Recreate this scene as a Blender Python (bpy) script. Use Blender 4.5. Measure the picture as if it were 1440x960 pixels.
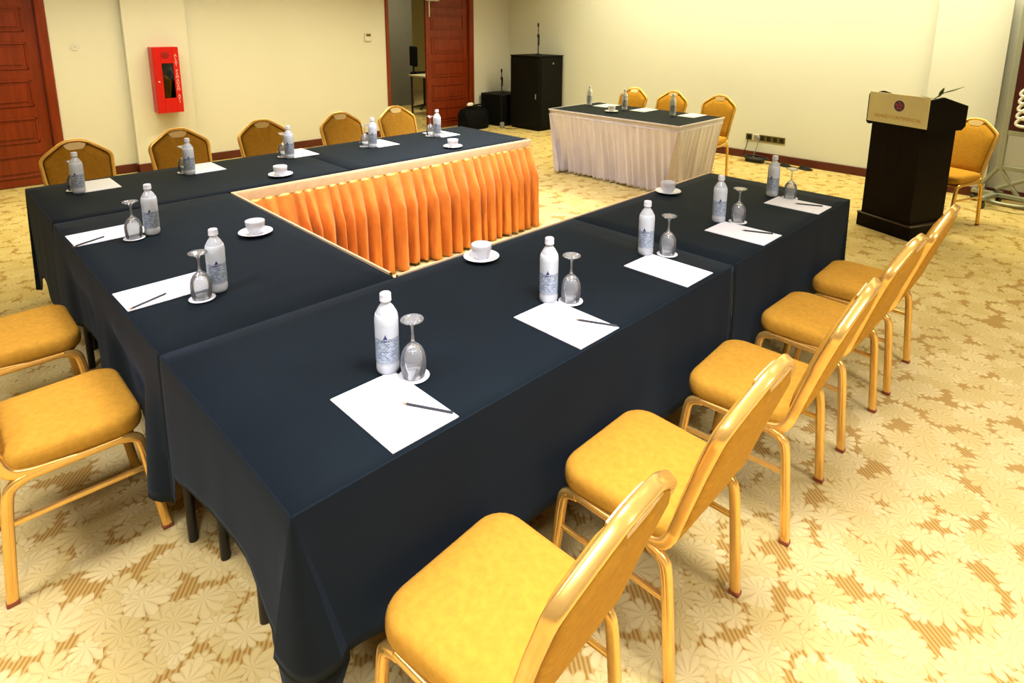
import bpy, math, random
from mathutils import Vector, Matrix
for o in list(bpy.data.objects): bpy.data.objects.remove(o)
SC = bpy.context.scene
COL = SC.collection
random.seed(7)
PI = math.pi

# ---------------------------------------------------------------- camera
cam_d = bpy.data.cameras.new('camera'); cam = bpy.data.objects.new('camera', cam_d); COL.objects.link(cam)
cam_d.sensor_fit = 'HORIZONTAL'; cam_d.sensor_width = 36.0
cam_d.lens = 872.27/1440*36
cam_d.shift_x = -(733.34-720)/1440
cam_d.shift_y = (213.97-480)/1440
cam_d.clip_start = 0.02
r_ = Vector((0.70693962, -0.70723857, 0.00706992)); d_ = Vector((-0.14000907, -0.1497341, -0.97876308)); f_ = Vector((0.69327761, 0.69093654, -0.20487278))
M = Matrix((( r_.x, -d_.x, -f_.x, -0.43517), (r_.y, -d_.y, -f_.y, -1.08177), (r_.z, -d_.z, -f_.z, 1.72727), (0, 0, 0, 1)))
cam.matrix_world = M
SC.camera = cam

# ---------------------------------------------------------------- world, exposure, lamps
SC.view_settings.view_transform = 'Standard'; SC.view_settings.look = 'None'
SC.view_settings.gamma = 1.0; SC.view_settings.use_curve_mapping = False
SC.view_settings.exposure = 0.0
w = bpy.data.worlds.new('world'); SC.world = w; w.use_nodes = True
w.node_tree.nodes['Background'].inputs[0].default_value = (1.0, 0.95, 0.85, 1)
w.node_tree.nodes['Background'].inputs[1].default_value = 0.3
SC.cycles.use_denoising = True
SC.cycles.max_bounces = 8; SC.cycles.diffuse_bounces = 2; SC.cycles.glossy_bounces = 4
SC.cycles.transmission_bounces = 8; SC.cycles.transparent_max_bounces = 8
SC.cycles.caustics_reflective = False; SC.cycles.caustics_refractive = False
SC.cycles.sample_clamp_indirect = 6.0
H_CEIL = 2.95
def lamp(x, y, sx, sy, watts, col, spread=140, z=H_CEIL-0.06):
    d = bpy.data.lights.new('ceiling_or_fill_lamp', 'AREA'); d.shape = 'RECTANGLE'; d.size = sx; d.size_y = sy; d.energy = watts; d.color = col  # shared by the room's ceiling lamps and the added fill lights
    d.spread = math.radians(spread)
    o = bpy.data.objects.new('ceiling_or_fill_lamp', d); COL.objects.link(o); o.location = (x, y, z); return o
NEUT = (1.0, 0.98, 1.10); WARM = (1.0, 0.915, 0.56)
lamp(-1.0, -1.3, 0.7, 0.7, 46, NEUT, 110)  # added fill, unseen: brightens the cloth facet at the near table corner
lamp(0.8, -0.55, 0.7, 0.7, 38, NEUT, 110)
lamp(-1.2, 1.0, 0.7, 0.7, 36, NEUT, 110)
lamp(1.5, -3.2, 0.8, 0.8, 92, NEUT, 120)  # added fill, unseen: lights the backs of the front-arm chairs
lamp(2.8, -1.2, 0.7, 0.7, 12, NEUT, 105)
lamp(0.9, 1.9, 0.6, 0.6, 14, NEUT, 100)
lamp(2.3, 2.25, 1.8, 0.4, 38, NEUT, 80)  # added fill, unseen: steep narrow light on the upper orange pleats
lamp(1.7, 5.5, 5.4, 0.4, 116, WARM, 135)
lamp(3.5, 2.9, 0.7, 0.9, 20, NEUT, 80)  # added fill, unseen: narrow spread to brighten the cream head-table skirt
lamp(6.40, 1.6, 0.3, 7.4, 152, WARM, 150)
lamp(5.3, 5.6, 0.5, 0.5, 12, WARM, 120)
lamp(6.4, 8.6, 1.2, 0.6, 44, WARM, 170)

# ---------------------------------------------------------------- materials
def nt(name):
    m = bpy.data.materials.new(name); m.use_nodes = True
    return m, m.node_tree.nodes, m.node_tree.links, m.node_tree.nodes['Principled BSDF']
def mat(name, col, rough=0.5, metal=0.0, spec=0.5, sheen=0.0, coat=0.0, var=0.0, vscale=8.0, bump=0.0, bscale=60.0, trans=0.0, ior=1.45, stretch=(1,1,1), detail=3.0, sheen_tint=None):
    m, N, L, b = nt(name)
    b.inputs['Base Color'].default_value = (*col, 1); b.inputs['Roughness'].default_value = rough
    b.inputs['Metallic'].default_value = metal; b.inputs['Specular IOR Level'].default_value = spec
    b.inputs['Sheen Weight'].default_value = sheen; b.inputs['Coat Weight'].default_value = coat
    if sheen_tint: b.inputs['Sheen Tint'].default_value = (*sheen_tint, 1)
    b.inputs['Transmission Weight'].default_value = trans; b.inputs['IOR'].default_value = ior
    tc = N.new('ShaderNodeTexCoord'); mp = N.new('ShaderNodeMapping'); mp.inputs['Scale'].default_value = stretch
    L.new(tc.outputs['Object'], mp.inputs['Vector'])
    nz = N.new('ShaderNodeTexNoise'); nz.inputs['Scale'].default_value = vscale; nz.inputs['Detail'].default_value = detail
    L.new(mp.outputs['Vector'], nz.inputs['Vector'])
    mx = N.new('ShaderNodeMix'); mx.data_type = 'RGBA'
    mx.inputs[6].default_value = (*[c*(1-var) for c in col], 1); mx.inputs[7].default_value = (*[min(1, c*(1+var)) for c in col], 1)
    rp = N.new('ShaderNodeMapRange'); rp.inputs['From Min'].default_value = 0.3; rp.inputs['From Max'].default_value = 0.7
    L.new(nz.outputs['Fac'], rp.inputs['Value']); L.new(rp.outputs['Result'], mx.inputs[0]); L.new(mx.outputs[2], b.inputs['Base Color'])
    if bump > 0:
        n2 = N.new('ShaderNodeTexNoise'); n2.inputs['Scale'].default_value = bscale; n2.inputs['Detail'].default_value = 4
        L.new(mp.outputs['Vector'], n2.inputs['Vector'])
        bp = N.new('ShaderNodeBump'); bp.inputs['Strength'].default_value = bump; bp.inputs['Distance'].default_value = 0.01
        L.new(n2.outputs['Fac'], bp.inputs['Height']); L.new(bp.outputs['Normal'], b.inputs['Normal'])
    return m

def carpet():
    m, N, L, b = nt('carpet')
    b.inputs['Roughness'].default_value = 0.95; b.inputs['Specular IOR Level'].default_value = 0.1
    b.inputs['Sheen Weight'].default_value = 0.15
    g = N.new('ShaderNodeNewGeometry')
    def math_(op, a=None, b_=None, c=None):
        n = N.new('ShaderNodeMath'); n.operation = op
        for i, v in enumerate((a, b_, c)):
            if v is None: continue
            if isinstance(v, (int, float)): n.inputs[i].default_value = v
            else: L.new(v, n.inputs[i])
        return n.outputs[0]
    def vmath(op, a, b_=None):
        n = N.new('ShaderNodeVectorMath'); n.operation = op
        for i, v in enumerate((a, b_)):
            if v is None: continue
            if isinstance(v, tuple): n.inputs[i].default_value = v
            else: L.new(v, n.inputs[i])
        return n
    nzw = N.new('ShaderNodeTexNoise'); nzw.inputs['Scale'].default_value = 7; nzw.inputs['Detail'].default_value = 2
    L.new(g.outputs['Position'], nzw.inputs['Vector'])
    wob = vmath('SCALE', vmath('SUBTRACT', nzw.outputs['Color'], (0.5, 0.5, 0.5)).outputs[0]); wob.inputs['Scale'].default_value = 0.035
    P = vmath('ADD', g.outputs['Position'], wob.outputs[0]).outputs[0]
    def flowers(scale, off, npet, r0, r1):
        Q = vmath('ADD', P, off).outputs[0]
        v = N.new('ShaderNodeTexVoronoi'); v.voronoi_dimensions = '2D'; v.feature = 'F1'; v.inputs['Scale'].default_value = scale; v.inputs['Randomness'].default_value = 0.8
        L.new(Q, v.inputs['Vector'])
        d = vmath('SUBTRACT', Q, v.outputs['Position']).outputs[0]
        s = N.new('ShaderNodeSeparateXYZ'); L.new(d, s.inputs[0])
        r = math_('SQRT', math_('ADD', math_('MULTIPLY', s.outputs[0], s.outputs[0]), math_('MULTIPLY', s.outputs[1], s.outputs[1])))
        sc = N.new('ShaderNodeSeparateColor'); L.new(v.outputs['Color'], sc.inputs[0])
        ang = math_('ADD', math_('ARCTAN2', s.outputs[1], s.outputs[0]), math_('MULTIPLY', sc.outputs[0], 6.28))
        c = math_('POWER', math_('ABSOLUTE', math_('COSINE', math_('MULTIPLY', ang, npet/2))), 0.42)
        # the fan opens on one side only
        fan = math_('MULTIPLY_ADD', math_('COSINE', math_('ADD', math_('ARCTAN2', s.outputs[1], s.outputs[0]), math_('MULTIPLY', sc.outputs[1], 6.28))), 0.25, 0.80)
        R = math_('MULTIPLY', math_('MULTIPLY_ADD', c, r1, r0), fan)
        k = math_('SUBTRACT', R, r)
        mask = N.new('ShaderNodeMapRange'); mask.inputs['From Min'].default_value = -0.003; mask.inputs['From Max'].default_value = 0.003; L.new(k, mask.inputs['Value'])
        rim = N.new('ShaderNodeMapRange'); rim.inputs['From Min'].default_value = 0.007; rim.inputs['From Max'].default_value = 0.001; L.new(k, rim.inputs['Value'])
        split = math_('POWER', math_('SUBTRACT', 1.0, c), 1.6)
        line_ = math_('MULTIPLY', math_('MAXIMUM', math_('MULTIPLY', rim.outputs[0], 0.55), split), mask.outputs[0])
        return mask.outputs[0], line_, sc.outputs[2]
    layers = [flowers(8.9, (0.11, 0.53, 0), 8, 0.024, 0.040), flowers(8.3, (0.37, 0.81, 0), 9, 0.026, 0.042), flowers(7.4, (0, 0, 0), 11, 0.034, 0.048)]
    # hatched ground between the flowers
    s = N.new('ShaderNodeSeparateXYZ'); L.new(g.outputs['Position'], s.inputs[0])
    h = math_('MULTIPLY_ADD', math_('SINE', math_('MULTIPLY', math_('SUBTRACT', math_('MULTIPLY', s.outputs[0], 0.80), math_('MULTIPLY', s.outputs[1], 0.60)), 2*PI/0.0135)), 0.5, 0.5)
    cream = (0.72, 0.57, 0.245, 1); dull = (0.62, 0.465, 0.16, 1); gold = (0.35, 0.175, 0.026, 1); pale = (0.52, 0.345, 0.095, 1); line = (0.30, 0.165, 0.042, 1)
    def mix(f, a, c):
        n = N.new('ShaderNodeMix'); n.data_type = 'RGBA'; L.new(f, n.inputs[0])
        for i, v in ((6, a), (7, c)):
            if isinstance(v, tuple): n.inputs[i].default_value = v
            else: L.new(v, n.inputs[i])
        return n.outputs[2]
    ground = mix(h, pale, gold)
    big = N.new('ShaderNodeTexNoise'); big.inputs['Scale'].default_value = 1.6; L.new(g.outputs['Position'], big.inputs['Vector'])
    col = ground
    for mk, ln, rv in layers:
        petal = mix(rv, dull, cream)
        petal = mix(math_('MULTIPLY', ln, 0.75), petal, line)
        col = mix(mk, col, petal)
    L.new(col, b.inputs['Base Color'])
    fz = N.new('ShaderNodeTexNoise'); fz.inputs['Scale'].default_value = 350; L.new(g.outputs['Position'], fz.inputs['Vector'])
    bp = N.new('ShaderNodeBump'); bp.inputs['Strength'].default_value = 0.25; bp.inputs['Distance'].default_value = 0.004
    L.new(fz.outputs['Fac'], bp.inputs['Height']); L.new(bp.outputs['Normal'], b.inputs['Normal'])
    return m

MT = {
 'carpet': carpet(),
 'wall': mat('wall_paint', (0.80, 0.81, 0.76), 0.75, var=0.015, vscale=1.2, spec=0.3),
 'wall_side': mat('wall_paint_beige', (0.80, 0.77, 0.71), 0.75, var=0.015, vscale=1.2, spec=0.3),
 'ceil': mat('ceiling_paint', (0.85, 0.83, 0.78), 0.9, var=0.01),
 'mahogany': mat('mahogany', (0.22, 0.029, 0.006), 0.32, var=0.22, vscale=5, stretch=(6, 6, 0.6), spec=0.5),
 'skirting': mat('skirting_wood', (0.105, 0.018, 0.010), 0.4, var=0.2, vscale=5),
 'cloth': mat('black_tablecloth', (0.0040, 0.0084, 0.0122), 0.8, sheen=0.04, sheen_tint=(0.5, 0.7, 1.0), var=0.15, vscale=3.5, bump=0.12, bscale=6, spec=0.16),
 'black_metal': mat('black_metal', (0.008, 0.008, 0.009), 0.4, var=0.1),
 'ply': mat('table_ply', (0.03, 0.022, 0.016), 0.6, var=0.15),
 'cedar': mat('cedar_wood', (0.50, 0.30, 0.14), 0.6, var=0.1),
 'gold': mat('gold_frame', (1.0, 0.60, 0.16), 0.22, metal=0.70, var=0.04, vscale=20, spec=0.5),
 'gold_pale': mat('pale_gold_grip', (0.95, 0.72, 0.36), 0.35, metal=0.4, var=0.03),
 'fabric': mat('gold_jacquard', (0.61, 0.304, 0.034), 0.85, sheen=0.06, sheen_tint=(1, 0.7, 0.3), var=0.09, vscale=55, bump=0.12, bscale=120, spec=0.1),
 'rubber': mat('brown_rubber', (0.30, 0.07, 0.02), 0.6, var=0.1),
 'paper': mat('white_paper', (0.92, 0.92, 0.93), 0.7, var=0.01, spec=0.3),
 'china': mat('white_china', (0.95, 0.95, 0.95), 0.18, var=0.01, coat=0.4),
 'pencil': mat('pencil_lacquer', (0.03, 0.03, 0.035), 0.4, var=0.1),
 'cap': mat('white_cap', (0.88, 0.90, 0.93), 0.4, var=0.02),
 'orange': mat('orange_satin', (0.92, 0.29, 0.042), 0.40, metal=0.38, sheen=0.3, sheen_tint=(1, 0.8, 0.5), var=0.22, vscale=11, bump=0.55, bscale=26, stretch=(1, 1, 0.40), spec=0.6),
 'peach': mat('peach_band', (0.86, 0.60, 0.33), 0.55, sheen=0.2, var=0.08, vscale=20, spec=0.4),
 'cream_cloth': mat('cream_skirt', (0.92, 0.84, 0.90), 0.6, sheen=0.2, var=0.07, vscale=7, bump=0.2, bscale=22, stretch=(1, 1, 0.4), spec=0.35),
 'red': mat('red_enamel', (0.62, 0.012, 0.010), 0.30, var=0.05),
 'red_side': mat('red_enamel_side', (0.62, 0.012, 0.010), 0.30, var=0.05),
 'dark_glass': mat('dark_glass', (0.025, 0.006, 0.008), 0.12, var=0.1),
 'dark_red': mat('dull_red', (0.30, 0.008, 0.008), 0.45, var=0.1),
 'letter': mat('pink_white_lettering', (0.85, 0.62, 0.58), 0.5, var=0.05),
 'rack': mat('black_cabinet_paint', (0.0028, 0.0028, 0.0026), 0.6, var=0.2, spec=0.2),
 'grey_plastic': mat('grey_plastic', (0.30, 0.29, 0.27), 0.5, var=0.05),
 'white_plastic': mat('white_plastic', (0.78, 0.75, 0.68), 0.45, var=0.02),
 'ebony': mat('ebony_veneer', (0.0050, 0.0022, 0.0020), 0.5, var=0.3, spec=0.12, vscale=4, stretch=(8, 8, 0.6)),
 'ebony_edge': mat('ebony_edge', (0.06, 0.035, 0.022), 0.35, var=0.2),
 'plate': mat('pale_plate', (0.76, 0.73, 0.72), 0.6, var=0.02),
 'sign': mat('cream_sign', (0.90, 0.84, 0.52), 0.35, var=0.03),
 'orange_ink': mat('orange_ink', (0.74, 0.42, 0.10), 0.5, var=0.05),
 'navy_ink': mat('navy_ink', (0.05, 0.045, 0.16), 0.5, var=0.05),
 'red_ink': mat('red_ink', (0.48, 0.05, 0.07), 0.5, var=0.05),
 'olive_metal': mat('bronze_plate', (0.17, 0.135, 0.025), 0.35, metal=0.5, var=0.2, vscale=60),
 'grey_steel': mat('grey_steel', (0.34, 0.36, 0.29), 0.42, metal=0.4, var=0.06),
 'maroon': mat('maroon_board', (0.055, 0.007, 0.008), 0.35, var=0.2),
 'white_rope': mat('white_braid', (0.88, 0.85, 0.82), 0.7, var=0.06),
 'bag': mat('black_nylon', (0.003, 0.004, 0.005), 0.8, spec=0.15, var=0.2, bump=0.2, bscale=20),
 'grey_wall': mat('grey_partition', (0.17, 0.155, 0.125), 0.8, var=0.04),
 'yellow_wall': mat('corridor_paint', (0.62, 0.50, 0.16), 0.8, var=0.03),
 'leaf': mat('green_leaf', (0.16, 0.22, 0.05), 0.5, var=0.2, vscale=30),
 'desk_top': mat('pale_laminate', (0.55, 0.50, 0.32), 0.5, var=0.03),
}
def clear_mat(name, tint, base, edge, white, rough=0.03):
    """Thin clear glass or plastic: see-through, more reflective and milkier towards grazing angles."""
    m, N, L, b = nt(name)
    tr = N.new('ShaderNodeBsdfTransparent'); tr.inputs[0].default_value = (*tint, 1)
    gl = N.new('ShaderNodeBsdfGlossy'); gl.inputs['Roughness'].default_value = rough; gl.inputs[0].default_value = (1, 1, 1, 1)
    df = N.new('ShaderNodeBsdfDiffuse'); df.inputs[0].default_value = (0.88, 0.92, 0.95, 1)
    lw = N.new('ShaderNodeFresnel'); lw.inputs[0].default_value = 1.45
    mr = N.new('ShaderNodeMapRange'); mr.inputs['To Min'].default_value = base; mr.inputs['To Max'].default_value = edge
    L.new(lw.outputs[0], mr.inputs['Value'])
    m1 = N.new('ShaderNodeMixShader'); m1.inputs[0].default_value = white; L.new(tr.outputs[0], m1.inputs[1]); L.new(df.outputs[0], m1.inputs[2])
    m2 = N.new('ShaderNodeMixShader'); L.new(mr.outputs[0], m2.inputs[0]); L.new(m1.outputs[0], m2.inputs[1]); L.new(gl.outputs[0], m2.inputs[2])
    L.new(m2.outputs[0], N['Material Output'].inputs['Surface']); N.remove(b)
    return m
MT['glass'] = clear_mat('clear_glass', (0.97, 0.98, 0.98), 0.0, 1.0, 0.19)
MT['plastic'] = clear_mat('bottle_plastic', (0.93, 0.96, 0.98), 0.06, 0.40, 0.74, 0.12)
MT['tinted_pane'] = clear_mat('tinted_pane', (0.16, 0.10, 0.10), 0.06, 0.5, 0.0)
def label_mat():
    m, N, L, b = nt('bottle_label')
    b.inputs['Roughness'].default_value = 0.35
    tc = N.new('ShaderNodeTexCoord'); s = N.new('ShaderNodeSeparateXYZ'); L.new(tc.outputs['Object'], s.inputs[0])
    # bands of print on the lower part of the wrap
    at = N.new('ShaderNodeMath'); at.operation = 'ARCTAN2'; L.new(s.outputs[1], at.inputs[0]); L.new(s.outputs[0], at.inputs[1])
    cb = N.new('ShaderNodeCombineXYZ'); L.new(at.outputs[0], cb.inputs[0]); L.new(s.outputs[2], cb.inputs[1])
    mp = N.new('ShaderNodeMapping'); mp.inputs['Scale'].default_value = (0.9, 24.0, 1); L.new(cb.outputs[0], mp.inputs['Vector'])
    br = N.new('ShaderNodeTexBrick'); br.inputs['Scale'].default_value = 2.2; br.inputs['Mortar Size'].default_value = 0.035
    br.inputs['Color1'].default_value = (0.08, 0.13, 0.24, 1); br.inputs['Color2'].default_value = (0.60, 0.70, 0.80, 1); br.inputs['Mortar'].default_value = (0.74, 0.82, 0.90, 1)
    L.new(mp.outputs[0], br.inputs['Vector'])
    gt = N.new('ShaderNodeMath'); gt.operation = 'LESS_THAN'; gt.inputs[1].default_value = 0.112; L.new(s.outputs[2], gt.inputs[0])
    mx = N.new('ShaderNodeMix'); mx.data_type = 'RGBA'; L.new(gt.outputs[0], mx.inputs[0])
    mx.inputs[6].default_value = (0.86, 0.93, 0.97, 1); L.new(br.outputs['Color'], mx.inputs[7])
    L.new(mx.outputs[2], b.inputs['Base Color'])
    return m
MT['label'] = label_mat()

# ---------------------------------------------------------------- mesh helpers
class MB:
    def __init__(s): s.v = []; s.f = []
    def add(s, vs, fs):
        k = len(s.v); s.v += [tuple(v) for v in vs]; s.f += [tuple(i+k for i in f) for f in fs]; return s
    def box(s, x0, x1, y0, y1, z0, z1, c=0.0):
        c = min(c, 0.45*min(abs(x1-x0), abs(y1-y0), abs(z1-z0)))
        if c <= 0:
            vs = [(x, y, z) for z in (z0, z1) for x, y in ((x0, y0), (x1, y0), (x1, y1), (x0, y1))]
            return s.add(vs, [(3, 2, 1, 0), (4, 5, 6, 7), (0, 1, 5, 4), (1, 2, 6, 5), (2, 3, 7, 6), (3, 0, 4, 7)])
        def ring(d, z):
            return [(x0+d+a*c, y0+d+e*c, z) for a, e in ((1, 0), )] + [] if False else [
                (x0+d+c, y0+d, z), (x1-d-c, y0+d, z), (x1-d, y0+d+c, z), (x1-d, y1-d-c, z), (x1-d-c, y1-d, z), (x0+d+c, y1-d, z), (x0+d, y1-d-c, z), (x0+d, y0+d+c, z)]
        c2 = c*0.7
        rows = [ring(c2, z0), ring(0, z0+c2), ring(0, z1-c2), ring(c2, z1)]
        return s.loft(rows, True, True)
    def loft(s, rows, cap0=False, cap1=False, closed=True):
        n = len(rows[0]); vs = [p for r in rows for p in r]; fs = []
        for i in range(len(rows)-1):
            for j in range(n if closed else n-1):
                a = i*n+j; b = i*n+(j+1) % n
                fs.append((a, b, b+n, a+n))
        if cap0: fs.append(tuple(range(n-1, -1, -1)))
        if cap1: fs.append(tuple((len(rows)-1)*n+j for j in range(n)))
        return s.add(vs, fs)
    def lathe(s, prof, n=32, cx=0, cy=0, cz=0):
        rows = [[(cx+r*math.cos(2*PI*j/n), cy+r*math.sin(2*PI*j/n), cz+z) for j in range(n)] for r, z in prof]
        return s.loft(rows, prof[0][0] > 1e-6, prof[-1][0] > 1e-6)
    def tube(s, pts, a, b=None, n=12, caps=True, up=(0, 0, 1), sq=1.0, ramp=0):
        """Tube along pts; a, b half-sizes across the path (b along the transported 'up'); sq<1 squares the profile."""
        b = b or a; pts = [Vector(p) for p in pts]; rows = []; prevu = None
        for i, p in enumerate(pts):
            t = (pts[min(i+1, len(pts)-1)]-pts[max(i-1, 0)]).normalized()
            u = Vector(up) if prevu is None else prevu
            u = u-t*u.dot(t)
            if u.length < 1e-4: u = t.orthogonal()
            u.normalize(); prevu = u; sd = t.cross(u)
            e = min(i, len(pts)-1-i); kk = 1.0 if e >= ramp else 0.45+0.55*e/ramp
            row = []
            for j in range(n):
                th = 2*PI*(j+0.5)/n; c, q = math.cos(th), math.sin(th)
                c = math.copysign(abs(c)**sq, c); q = math.copysign(abs(q)**sq, q)
                row.append(p+sd*(a*kk*c)+u*(b*kk*q))
            rows.append(row)
        return s.loft(rows, caps, caps)
    def build(s, name, m, parent=None, smooth=35, loc=None, rotz=0):
        me = bpy.data.meshes.new(name); me.from_pydata(s.v, [], s.f); me.update()
        me.materials.append(MT[m] if isinstance(m, str) else m)
        if smooth:
            me.polygons.foreach_set('use_smooth', [True]*len(me.polygons)); me.set_sharp_from_angle(angle=math.radians(smooth))
        o = bpy.data.objects.new(name, me); COL.objects.link(o)
        if parent: o.parent = parent
        if loc: o.location = loc
        if rotz: o.rotation_euler.z = rotz
        return o
def tag(o, label=None, cat=None, group=None, kind=None):
    for k, v in (('label', label), ('category', cat), ('group', group), ('kind', kind)):
        if v: o[k] = v
    return o
def thing(name, label, cat, loc=(0, 0, 0), rotz=0, group=None):
    o = bpy.data.objects.new(name, None); COL.objects.link(o); o.location = loc; o.rotation_euler.z = rotz
    o.empty_display_size = 0.1
    return tag(o, label, cat, group)
def struct(mb, name, m, smooth=0): return tag(mb.build(name, m, None, smooth), kind='structure')
def dup(root, loc, rotz=0, label=None):
    r = root.copy(); COL.objects.link(r); r.location = loc; r.rotation_euler.z = rotz
    if label: r['label'] = label
    for ch in list(root.children):
        c = ch.copy(); COL.objects.link(c); c.parent = r
        for g in list(ch.children):
            d = g.copy(); COL.objects.link(d); d.parent = c
    return r
def bez(pts, n=6, closed=False):
    """Catmull-Rom through pts."""
    P = [Vector(p) for p in pts]; out = []; k = len(P)
    rng = range(k if closed else k-1)
    for i in rng:
        if closed: p0, p1, p2, p3 = P[i-1], P[i], P[(i+1) % k], P[(i+2) % k]
        else: p0, p1, p2, p3 = P[max(i-1, 0)], P[i], P[i+1], P[min(i+2, k-1)]
        for j in range(n):
            t = j/n
            out.append(0.5*((2*p1)+(p2-p0)*t+(2*p0-5*p1+4*p2-p3)*t*t+(3*p1-p0-3*p2+p3)*t**3))
    if not closed: out.append(P[-1])
    return out
def text_obj(name, body, size, m, parent, loc, rot, depth=0.001, align='CENTER', spacing=1.0, line=1.0):
    cu = bpy.data.curves.new(name, 'FONT'); cu.body = body; cu.size = size; cu.extrude = depth; cu.align_x = align; cu.align_y = 'CENTER'
    cu.space_character = spacing; cu.space_line = line
    t = bpy.data.objects.new(name+'_source', cu); COL.objects.link(t)
    dg = bpy.context.evaluated_depsgraph_get(); me = bpy.data.meshes.new_from_object(t.evaluated_get(dg))
    bpy.data.objects.remove(t); me.materials.clear(); me.materials.append(MT[m]); me.name = name
    o = bpy.data.objects.new(name, me); COL.objects.link(o); o.parent = parent; o.location = loc; o.rotation_euler = rot
    return o

# ================================================================ the setting
XW, YW, X0, Y0 = 7.35, 7.02, -4.5, -5.0
T = 0.14
struct(MB().box(X0-0.2, 12.0, Y0-0.2, 13.5, -0.1, 0), 'floor', 'carpet')
struct(MB().box(X0-0.2, XW+T, Y0-0.2, YW+T, H_CEIL, H_CEIL+0.1), 'ceiling', 'ceil')
struct(MB().box(X0-T, X0, Y0, YW+T, 0, H_CEIL), 'wall_front', 'wall')
struct(MB().box(X0-T, XW+T, Y0-T, Y0, 0, H_CEIL), 'wall_right', 'wall')
# left wall with two door openings and a shallow pilaster
D1 = (-1.15, 0.71, 2.32); D2 = (4.81, 6.50, 2.30)
wl = MB()
wl.box(X0, D1[0], YW, YW+T, 0, H_CEIL); wl.box(D1[0], D1[1], YW, YW+T, D1[2], H_CEIL)
wl.box(D1[1], D2[0], YW, YW+T, 0, H_CEIL); wl.box(D2[0], D2[1], YW, YW+T, D2[2], H_CEIL)
wl.box(D2[1], XW+T, YW, YW+T, 0, H_CEIL)
wl.box(1.385, 2.03, 6.93, YW, 0, H_CEIL)
struct(wl, 'wall_left', 'wall_side')
wb = MB(); wb.box(XW, XW+T, Y0, YW, 0, H_CEIL); wb.box(7.26, XW, -0.10, 0.515, 0, H_CEIL)
struct(wb, 'wall_back', 'wall')
def skirting(name, segs):
    mb = MB()
    for x0, x1, y0, y1 in segs: mb.box(x0, x1, y0, y1, 0, 0.10, 0.006)
    struct(mb, name, 'skirting')
skirting('baseboard_left', [(D1[1], 1.385, 7.002, YW), (1.365, 1.385, 6.912, 7.02), (1.365, 2.05, 6.912, 6.93), (2.03, 2.05, 6.912, 7.02), (2.05, D2[0], 7.002, YW), (D2[1], XW, 7.002, YW)])
skirting('baseboard_back', [(7.332, XW, 0.535, 7.002), (7.242, 7.26, -0.12, 0.535), (7.26, XW, 0.515, 0.535), (7.26, XW, -0.12, -0.10), (7.332, XW, Y0, -0.12)])

def door_leaf(name, x0, x1, z1, y, rows, parent, cols=1):
    """A stile-and-rail leaf with raised panels, facing -y."""
    mb = MB(); mb.box(x0, x1, y, y+0.04, 0.008, z1, 0.003)
    wd = (x1-x0-0.1*(cols+1))/cols
    for c in range(cols):
        a = x0+0.1+c*(wd+0.1)
        for zb, zt in rows:
            # moulded rim and a raised field
            for (p, q, dz) in ((0.0, 0.018, 0.012),):
                mb.box(a, a+wd, y-dz, y, zt-q, zt, 0.004); mb.box(a, a+wd, y-dz, y, zb, zb+q, 0.004)
                mb.box(a, a+q, y-dz, y, zb, zt, 0.004); mb.box(a+wd-q, a+wd, y-dz, y, zb, zt, 0.004)
            mb.box(a+0.045, a+wd-0.045, y-0.009, y, zb+0.045, zt-0.045, 0.007)
    return mb.build(name, 'mahogany', parent, 30)
ROWS = [(0.10, 0.34), (0.46, 0.72), (0.84, 1.11), (1.22, 1.49), (1.60, 1.84), (1.95, 2.18)]
# near-left double door
d1 = tag(thing('door_1', None, None), kind='structure')
fr = MB(); fr.box(D1[1]-0.075, D1[1]+0.015, 6.995, YW+T, 0, D1[2]+0.07, 0.01); fr.box(D1[0]-0.015, D1[0]+0.075, 6.995, YW+T, 0, D1[2]+0.07, 0.01)
fr.box(D1[0]+0.075, D1[1]-0.075, 6.995, YW+T, D1[2]-0.02, D1[2]+0.07, 0.01)
fr.build('door_frame', 'mahogany', d1)
door_leaf('door_leaf', -0.21, 0.632, 2.295, 7.05, ROWS, d1)
door_leaf('door_leaf', -1.072, -0.216, 2.295, 7.05, ROWS, d1)
# far double door: right leaf shut, left half open
d2 = tag(thing('door_2', None, None), kind='structure')
fr = MB(); fr.box(D2[1]-0.075, D2[1]+0.02, 6.995, YW+T, 0, D2[2]+0.07, 0.01); fr.box(D2[0]-0.012, D2[0]+0.04, 6.995, YW+T, 0, D2[2]+0.07, 0.008)
fr.box(D2[0]+0.04, D2[1]-0.075, 6.995, YW+T, D2[2]-0.02, D2[2]+0.07, 0.01)
fr.build('door_frame', 'mahogany', d2)
door_leaf('door_leaf', 5.56, 6.42, 2.275, 7.05, ROWS, d2)
cl = MB(); cl.box(5.56, 5.80, 6.985, 7.05, 2.045, 2.10, 0.01); cl.tube([(5.585, 6.98, 2.07), (5.59, 6.985, 1.80)], 0.010)
cl.build('door_closer', 'white_plastic', d2)
# corridor beyond the open leaf
cw = MB(); cw.box(4.2, 7.24, 9.8, 9.95, 0, H_CEIL); cw.box(4.1, 4.2, YW+T, 9.95, 0, H_CEIL)
struct(cw, 'wall_corridor', 'grey_wall')
cy = MB(); cy.box(7.24, 12, 12.0, 12.15, 0, H_CEIL); cy.box(11.85, 12, YW+T, 12, 0, H_CEIL); cy.box(7.14, 7.24, 9.95, 13.4, 0, H_CEIL)
struct(cy, 'wall_hallway', 'yellow_wall')
struct(MB().box(4.1, 12.1, YW+T, 13.4, H_CEIL, H_CEIL+0.1), 'ceiling_corridor', 'ceil')

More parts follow.
